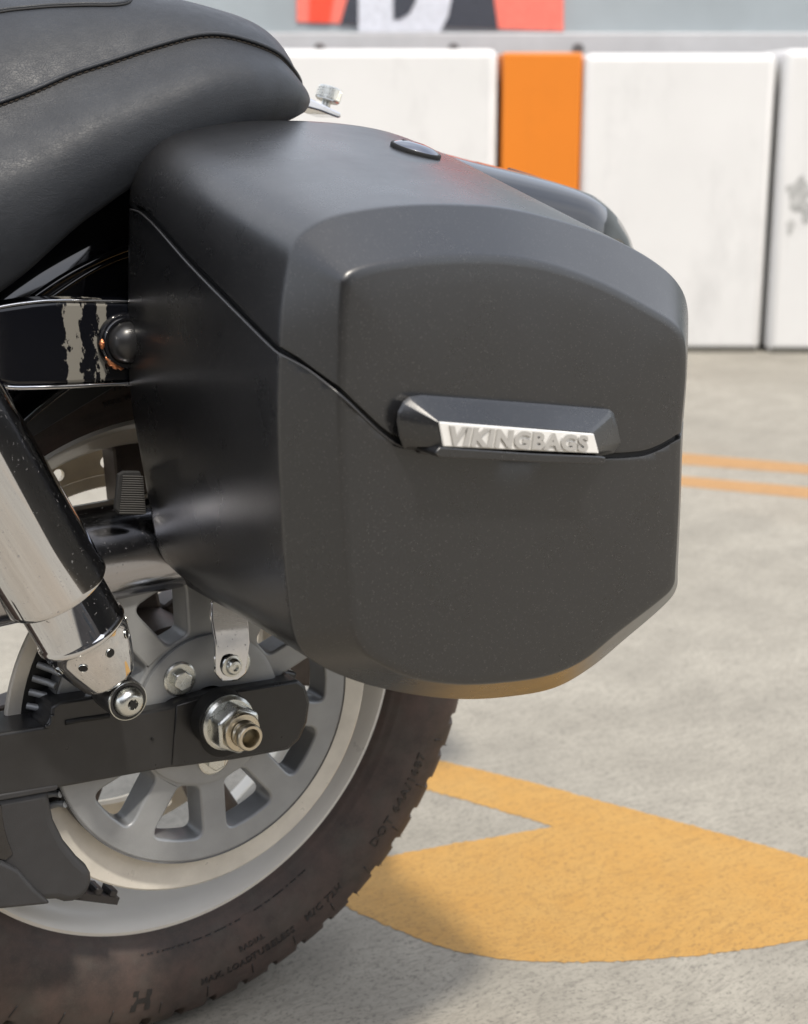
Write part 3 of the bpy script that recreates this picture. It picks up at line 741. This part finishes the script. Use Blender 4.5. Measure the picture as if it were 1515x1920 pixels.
# piping round the pillion insert on top
svs = BVHTree.FromPolygons([v.co.copy() for v in seat.data.vertices], [list(p.vertices) for p in seat.data.polygons])
ins = []
for x, y in [(-120, 60), (-60, 36), (0, 21), (50, 15), (100, 11), (160, 9), (205, 9), (232, 6), (242, 0), (244, -8), (238, -16)]:
    h = svs.ray_cast(CAM, ray(x, y).normalized())
    if h[0] is not None: ins.append(h[0] + h[1]*.0008)
if len(ins) > 3:
    link('insert_piping', tube(cr(ins, 6), .0015, 8), M['leather'], seat, 180)
    link('insert_groove', tube([p+Vector((0, -.0022, -.0014)) for p in cr(ins, 6)], .0010, 6), M['void'], seat, 180)

# --- belt guards
lgp = [(-160, 1528), (0, 1496), (60, 1486), (95, 1480), (96, 1500), (104, 1540), (124, 1580), (150, 1612), (166, 1626), (174, 1640), (175, 1655), (170, 1672), (157, 1686), (140, 1694), (124, 1695), (108, 1690), (90, 1691), (0, 1700), (-160, 1716)]
lg = plate('lower_belt_guard', lgp, -.1480, .018, M['plastic'], moto, .0065, 4)
plate('guard_boss', [(-160, 1600), (0, 1610), (30, 1625), (60, 1660), (92, 1690), (0, 1699), (-160, 1714)], -.1482, -.006, M['plastic'], lg, .005, 3)
plate('recess_shade', [(-160, 1535), (2, 1508), (6, 1545), (14, 1575), (24, 1600), (10, 1612), (-160, 1600)], -.1484, -.0012, M['gloss'], lg, .0004, 1)  # raised black sheet, the dark of a recess put in as colour
plate('guard_lip', [(-160, 1534), (-160, 1518), (0, 1490), (108, 1472), (109, 1479), (104, 1483), (0, 1502)], -.151, .01, M['plastic'], lg, .001, 2)
ga, gb = U(60, 1062, -.112), U(330, 1008, -.112)
gd = (gb-ga).normalized(); L = (gb-ga).length
lathe_at('chrome_belt_guard', [(0, -.08), (.036, -.08), (.0385, -.078), (.0385, L+.06), (.036, L+.062), (0, L+.062)], ga, gd, M['guard_chrome'], moto, 128, 40)

# ================================================================== SADDLEBAG
bag = thing('saddlebag', 'matt black hard saddlebag with faceted lid and silver nameplate beside the seat', 'saddlebag')
Yo, Yf, Yi = -.385, -.420, -.150
R2 = [(537, 520), (552, 458), (590, 422), (650, 400), (750, 386), (850, 384), (950, 391), (1050, 414), (1150, 448), (1230, 492), (1272, 532), (1289, 575), (1290, 640), (1287, 720), (1281, 800), (1276, 950), (1271, 1060), (1268, 1105), (1240, 1140), (1170, 1200), (1110, 1250), (1040, 1290), (950, 1307), (860, 1311), (760, 1300), (670, 1278), (600, 1248), (565, 1218), (549, 1175), (538, 1080), (528, 930), (523, 780), (525, 660), (528, 590)]
R3 = [(640, 545), (644, 520), (668, 503), (720, 490), (800, 480), (880, 477), (960, 481), (1040, 497), (1130, 530), (1210, 572), (1268, 608), (1284, 640), (1286, 690), (1283, 740), (1277, 815), (1273, 950), (1267, 1060), (1262, 1100), (1232, 1130), (1160, 1185), (1095, 1238), (1030, 1266), (950, 1279), (860, 1283), (770, 1270), (710, 1243), (680, 1222), (660, 1185), (652, 1130), (645, 1040), (637, 900), (633, 780), (635, 660), (637, 590)]
w2 = [U(x, y, Yo) for x, y in R2]; w3 = [U(x, y, Yf) for x, y in R3]
w0 = [Vector((p.x, Yi, p.z)) for p in w2]
def put(i, x, y): w0[i] = U(x, y, Yi)
for i, (x, y) in {0: (242, 350), 1: (256, 303), 2: (290, 262), 3: (345, 239), 4: (450, 226), 5: (560, 225), 6: (660, 233), 7: (740, 250), 8: (820, 283), 33: (239, 430), 32: (238, 560), 31: (240, 720), 30: (263, 862), 29: (284, 975), 28: (296, 1030), 27: (316, 1060), 26: (345, 1086)}.items(): put(i, x, y)
w0[9] = Vector((.240, Yi, .742)); w0[10] = Vector((.256, Yi, .716)); w0[11] = Vector((.262, Yi, .69))
N_ = len(w0); PER = 8
c0, c2, c3 = cr(w0, PER, True), cr(w2, PER, True), cr(w3, PER, True)
def relax(c, it=2):
    for _ in range(it):
        n = len(c); c = [c[i-1]*.25 + c[i]*.5 + c[(i+1) % n]*.25 for i in range(n)]
    return c
c0, c2, c3 = relax(c0, 6), relax(c2, 2), relax(c3, 2)
K = len(c0)
def lerp_ring(a, b_, s): return [p.lerp(q, s) for p, q in zip(a, b_)]
rings = []
cen0 = sum(c0, Vector())/K
rings.append([cen0.lerp(p, .2) + Vector((0, .004, 0)) for p in c0]); rings.append([cen0.lerp(p, .9) + Vector((0, .004, 0)) for p in c0]); rings.append([cen0.lerp(p, .99) + Vector((0, .001, 0)) for p in c0])
for s in (.01, .03, .08, .16, .25, .35, .45, .55, .65, .75, .84, .91, .955, .978, .990): rings.append(lerp_ring(c0, c2, s))
# softly rolled edge then bevel band
def roll(s): return lerp_ring(c2, c3, s)
for s in (.012, .035, .07, .14, .25, .4, .55, .7, .84, .93, .968): rings.append(roll(s))
cen3 = sum(c3, Vector())/K
def inner(s, dy):
    return [cen3.lerp(p, s) + Vector((0, dy, 0)) for p in c3]
r_a = [p.lerp(q, .993) for p, q in zip(c2, c3)]
rings.append([p*.75+q*.25 + Vector((0, -.0004, 0)) for p, q in zip(r_a, inner(.991, 0))])
rings.append([p*.25+q*.75 + Vector((0, -.0010, 0)) for p, q in zip(r_a, inner(.983, -.0002))])
for s, dy in ((.955, -.0013), (.92, -.0017), (.84, -.0022), (.72, -.0027), (.58, -.0031), (.44, -.0034), (.3, -.0036), (.15, -.0038)): rings.append(inner(s, dy))
vs = [p for r in rings for p in r]; fs = []
for i in range(len(rings)-1):
    for j in range(K): j2 = (j+1) % K; fs.append([i*K+j, i*K+j2, (i+1)*K+j2, (i+1)*K+j])
fs.append(list(range(K))); fs.append([(len(rings)-1)*K+j for j in range(K)][::-1])
bagme = fix(mesh(vs, fs))
tree = BVHTree.FromPolygons([v.co.copy() for v in bagme.vertices], [list(p.vertices) for p in bagme.polygons])
# parting surface
pf = [(U(x, y, Y).x, U(x, y, Y).z) for x, y, Y in [(525, 655, -.385), (560, 678, -.396), (600, 708, -.41), (640, 738, -.42), (680, 776, -.421), (715, 810, -.421), (745, 829, -.421), (775, 838, -.421), (815, 846, -.421), (900, 852, -.421), (1000, 855, -.421), (1100, 855, -.421), (1160, 855, -.421), (1205, 851, -.421), (1235, 840, -.421), (1255, 829, -.421), (1276, 817, -.421)]]
pfx = [pf[0][0]-.2] + [a for a, _ in pf] + [pf[-1][0]+.1]; pfz = [pf[0][1]] + [z for _, z in pf] + [pf[-1][1]+.0]
lw_ = [tree.ray_cast(CAM, ray(x, y).normalized())[0] for x, y in [(246, 387), (266, 393), (284, 409), (302, 428), (352, 484), (401, 533), (451, 583), (500, 632), (522, 653)]]
hp = sorted((p.y, p.z - float(np.interp(p.x, pfx, pfz))) for p in lw_)
hy = [a for a, _ in hp][:0] + [hp[0][0]-.03] + [a for a, _ in hp] + [hp[-1][0]+.1]; hz = [0] + [z for _, z in hp] + [hp[-1][1]+.002]
hp_off = hp[0][1]; hz[0] = 0
def cut_z(x, y): 
    return float(np.interp(x, pfx, pfz)) + float(np.interp(y, hy, hz))
def cutter(up, gap):
    xs_ = np.linspace(-.16, .36, 105); ys_ = np.linspace(-.50, -.10, 101); vs, fs = [], []
    nx, ny = len(xs_), len(ys_)
    for y in ys_:
        for x in xs_:
            z = sum(cut_z(x+dx, y+dy) for dx in (-.004, 0, .004) for dy in (-.004, 0, .004))/9
            vs.append((x, y, z+gap))
    zz = 1.0 if up else .2
    for y in ys_:
        for x in xs_: vs.append((x, y, zz))
    o = nx*ny
    for j in range(ny-1):
        for i in range(nx-1):
            a = j*nx+i; fs.append([a, a+1, a+nx+1, a+nx]); fs.append([o+a, o+a+nx, o+a+nx+1, o+a+1])
    for i in range(nx-1):
        for j in (0, ny-1): a = j*nx+i; fs.append([a, a+1, o+a+1, o+a])
    for j in range(ny-1):
        for i in (0, nx-1): a = j*nx+i; fs.append([a, a+nx, o+a+nx, o+a])
    return fix(mesh(vs, fs))
def carve(name, up, gap):
    o = link(name, bagme.copy(), M['matt'], bag)
    cme = cutter(up, gap); co = bpy.data.objects.new('cut', cme); C.objects.link(co)
    md = o.modifiers.new('cut', 'BOOLEAN'); md.operation = 'DIFFERENCE'; md.object = co; md.solver = 'EXACT'
    dg = bpy.context.evaluated_depsgraph_get(); me = bpy.data.meshes.new_from_object(o.evaluated_get(dg))
    o.modifiers.clear(); o.data = me; bpy.data.objects.remove(co)
    b_ = bmesh.new(); b_.from_mesh(me); bmesh.ops.remove_doubles(b_, verts=b_.verts, dist=.00004)
    bmesh.ops.recalc_face_normals(b_, faces=b_.faces); b_.normal_update()
    # round over the freshly cut rim
    ed = [e for e in b_.edges if len(e.link_faces) == 2 and e.calc_face_angle(0) > math.radians(48)]
    try: bmesh.ops.bevel(b_, geom=ed, offset=.0010, segments=2, profile=.5, affect='EDGES', clamp_overlap=True)
    except Exception as ex: print('bevel', ex)
    b_.to_mesh(me); b_.free()
    me.polygons.foreach_set('use_smooth', [True]*len(me.polygons)); me.set_sharp_from_angle(angle=math.radians(42))
    if not me.materials: me.materials.append(M['matt'])
    return o
lid = carve('lid', False, +.0026)
base = carve('base', True, -.0014)
# thin glossy lip, added to draw the highlight along the base mouth
lipp = []
for x, y in [(245, 393), (261, 398), (281, 415), (299, 434), (348, 490), (397, 541), (447, 591), (496, 640), (521, 662), (549, 677), (583, 697), (640, 743), (680, 781), (715, 813), (745, 833), (785, 845)]:
    hh_ = tree.ray_cast(CAM, ray(x, y).normalized())
    if hh_[0] is not None: lipp.append(hh_[0] + hh_[1]*(.0001 if hh_[1].dot(ray(x, y)) < 0 else -.0001))
link('rim_lip', tube(cr(lipp, 5), .00075, 8), M['lip'], bag, 180)
# shrunken black copy added inside to keep the lid gap dark
lc = bagme.copy(); cc_ = sum((v.co for v in lc.vertices), Vector())/len(lc.vertices)
for v in lc.vertices: v.co = Vector((cc_.x+(v.co.x-cc_.x)*.972, cc_.y+(v.co.y-cc_.y)*.972, cc_.z+(v.co.z-cc_.z)*.972))
link('gap_filler', lc, M['void'], bag, 180)

# latch
def ringmesh(rs, cap=True):
    n = len(rs[0]); vs = [p for r in rs for p in r]; fs = []
    for i in range(len(rs)-1):
        for j in range(n): fs.append([i*n+j, i*n+(j+1) % n, (i+1)*n+(j+1) % n, (i+1)*n+j])
    fs.append(list(range(n))); fs.append([(len(rs)-1)*n+j for j in range(n)][::-1])
    return fix(mesh(vs, fs))
LB = [(757, 842), (748, 820), (743, 790), (745, 772), (755, 753), (768, 743), (790, 740), (900, 748), (1020, 757), (1142, 767), (1151, 775), (1158, 800), (1164, 830), (1150, 850), (1122, 856), (1000, 852), (900, 846), (820, 842)]
LR = [(763, 838), (754, 820), (749, 792), (751, 776), (760, 759), (771, 750), (792, 747), (900, 755), (1020, 764), (1140, 774), (1147, 781), (1152, 803), (1158, 830), (1146, 845), (1121, 852), (1000, 848), (900, 842), (825, 838)]
LT = [(828, 838), (825, 822), (822, 806), (821, 797), (820, 792), (821, 790), (826, 789), (920, 797), (1020, 803), (1104, 810), (1111, 812), (1115, 824), (1119, 838), (1121, 846), (1120, 850), (1020, 847), (920, 842), (835, 838)]
latch = link('latch', ringmesh([[U(x, y, -.412) for x, y in LB], [U(x, y, -.4285) for x, y in LB], [U(x, y, -.4305) for x, y in LR], [U(x, y, -.4465) for x, y in LT]]), M['matt'], bag, 30)
bev(latch, .0009, 3, 18)
lip = link('latch_lip', prism([U(x, y, -.449) for x, y in [(818, 846), (826, 838), (1000, 850), (1122, 855), (1136, 857), (1136, 866), (1129, 871), (1000, 867), (824, 858), (817, 852)]], (0, .04, 0)), M['matt'], bag, 30); bev(lip, .0022, 4)
scw = link('latch_pivot', prism([U(x, y, -.428) for x, y in [(788, 842), (812, 840), (816, 852), (800, 854), (788, 850)]], (0, .014, 0)), M['lip'], bag, 30); bev(scw, .0008, 2)
NP = [(821, 790), (1111, 812.5), (1121, 850), (829, 837)]
npl = [U(x, y, -.4468) for x, y in NP]
plate_o = link('nameplate', prism(npl, (0, -.0016, 0)), simple('silver_plate', (.78, .77, .74), .34, .2, var=.04), bag, 30); bev(plate_o, .0008, 2)
tm = text_mesh('VIKINGBAGS', 1, .055, .045, 4, 1.10)
xs_ = [v.co.x for v in tm.vertices]; ys_ = [v.co.y for v in tm.vertices]; x0, x1, y0, y1 = min(xs_), max(xs_), min(ys_), max(ys_)
q00, q10, q11, q01 = (U(x, y, -.4486) for x, y in [(838, 835), (1104, 847), (1098, 816), (838, 797)])
for v in tm.vertices:
    a = (v.co.x-x0)/(x1-x0); b_ = (v.co.y-y0)/(y1-y0); a2 = a + (b_-.5)*.030
    p = q00.lerp(q10, a2).lerp(q01.lerp(q11, a2), b_)
    zf = (v.co.z+.055)/.11
    v.co = p + Vector((0, .0004-.0016*zf, 0))
let = link('raised_lettering', tm, simple('brushed_silver_letters', (.50, .49, .47), .30, .5, var=.04), bag, 30)
# lock cover on the lid
h = tree.ray_cast(CAM, ray(779, 284).normalized()); lp, ln_ = h[0], h[1]
if ln_.z < 0: ln_ = -ln_
e = lathe_at('lock_cover', [(0, .0062), (.006, .0060), (.012, .0050), (.0160, .0034), (.0172, .0024), (.0174, .0018)], lp, ln_, M['black_chrome'], bag, 64, 180)
lathe_at('lock_gasket', [(.0165, .0026), (.0185, .0024), (.0190, .0014), (.0188, -.001), (.0165, -.001)], lp, ln_, M['void'], bag, 64, 50, closed=True)
q_ = ln_.to_track_quat('Z', 'Y').to_matrix()
link('lock_slot', tube([lp + ln_*.0060 + Vector((t_*.009, .006+.0004*0, 0)) + Vector((0, 0, -t_*.0022)) for t_ in (-1, 0, 1)], .0007, 6), M['void'], bag)
# webbing strap between bag and frame
sp_ = [(222, 890), (232, 884), (264, 884), (268, 905), (276, 962), (270, 966), (226, 966), (216, 955)]
strap = plate('webbing_strap', sp_, -.158, .004, M['webbing'], bag, .001, 2)
vs, fs = [], []
for i in range(17):
    y = 893+i*4.3
    addtube([U(230-i*.4, y, -.1588), U(250, y+.3, -.1592), U(268+i*.3, y+1, -.1588)], .00062, 5)
link('webbing_ribs', mesh(vs, fs), simple('worn_black_thread', (.06, .058, .055), .8), strap, None, 'stuff')
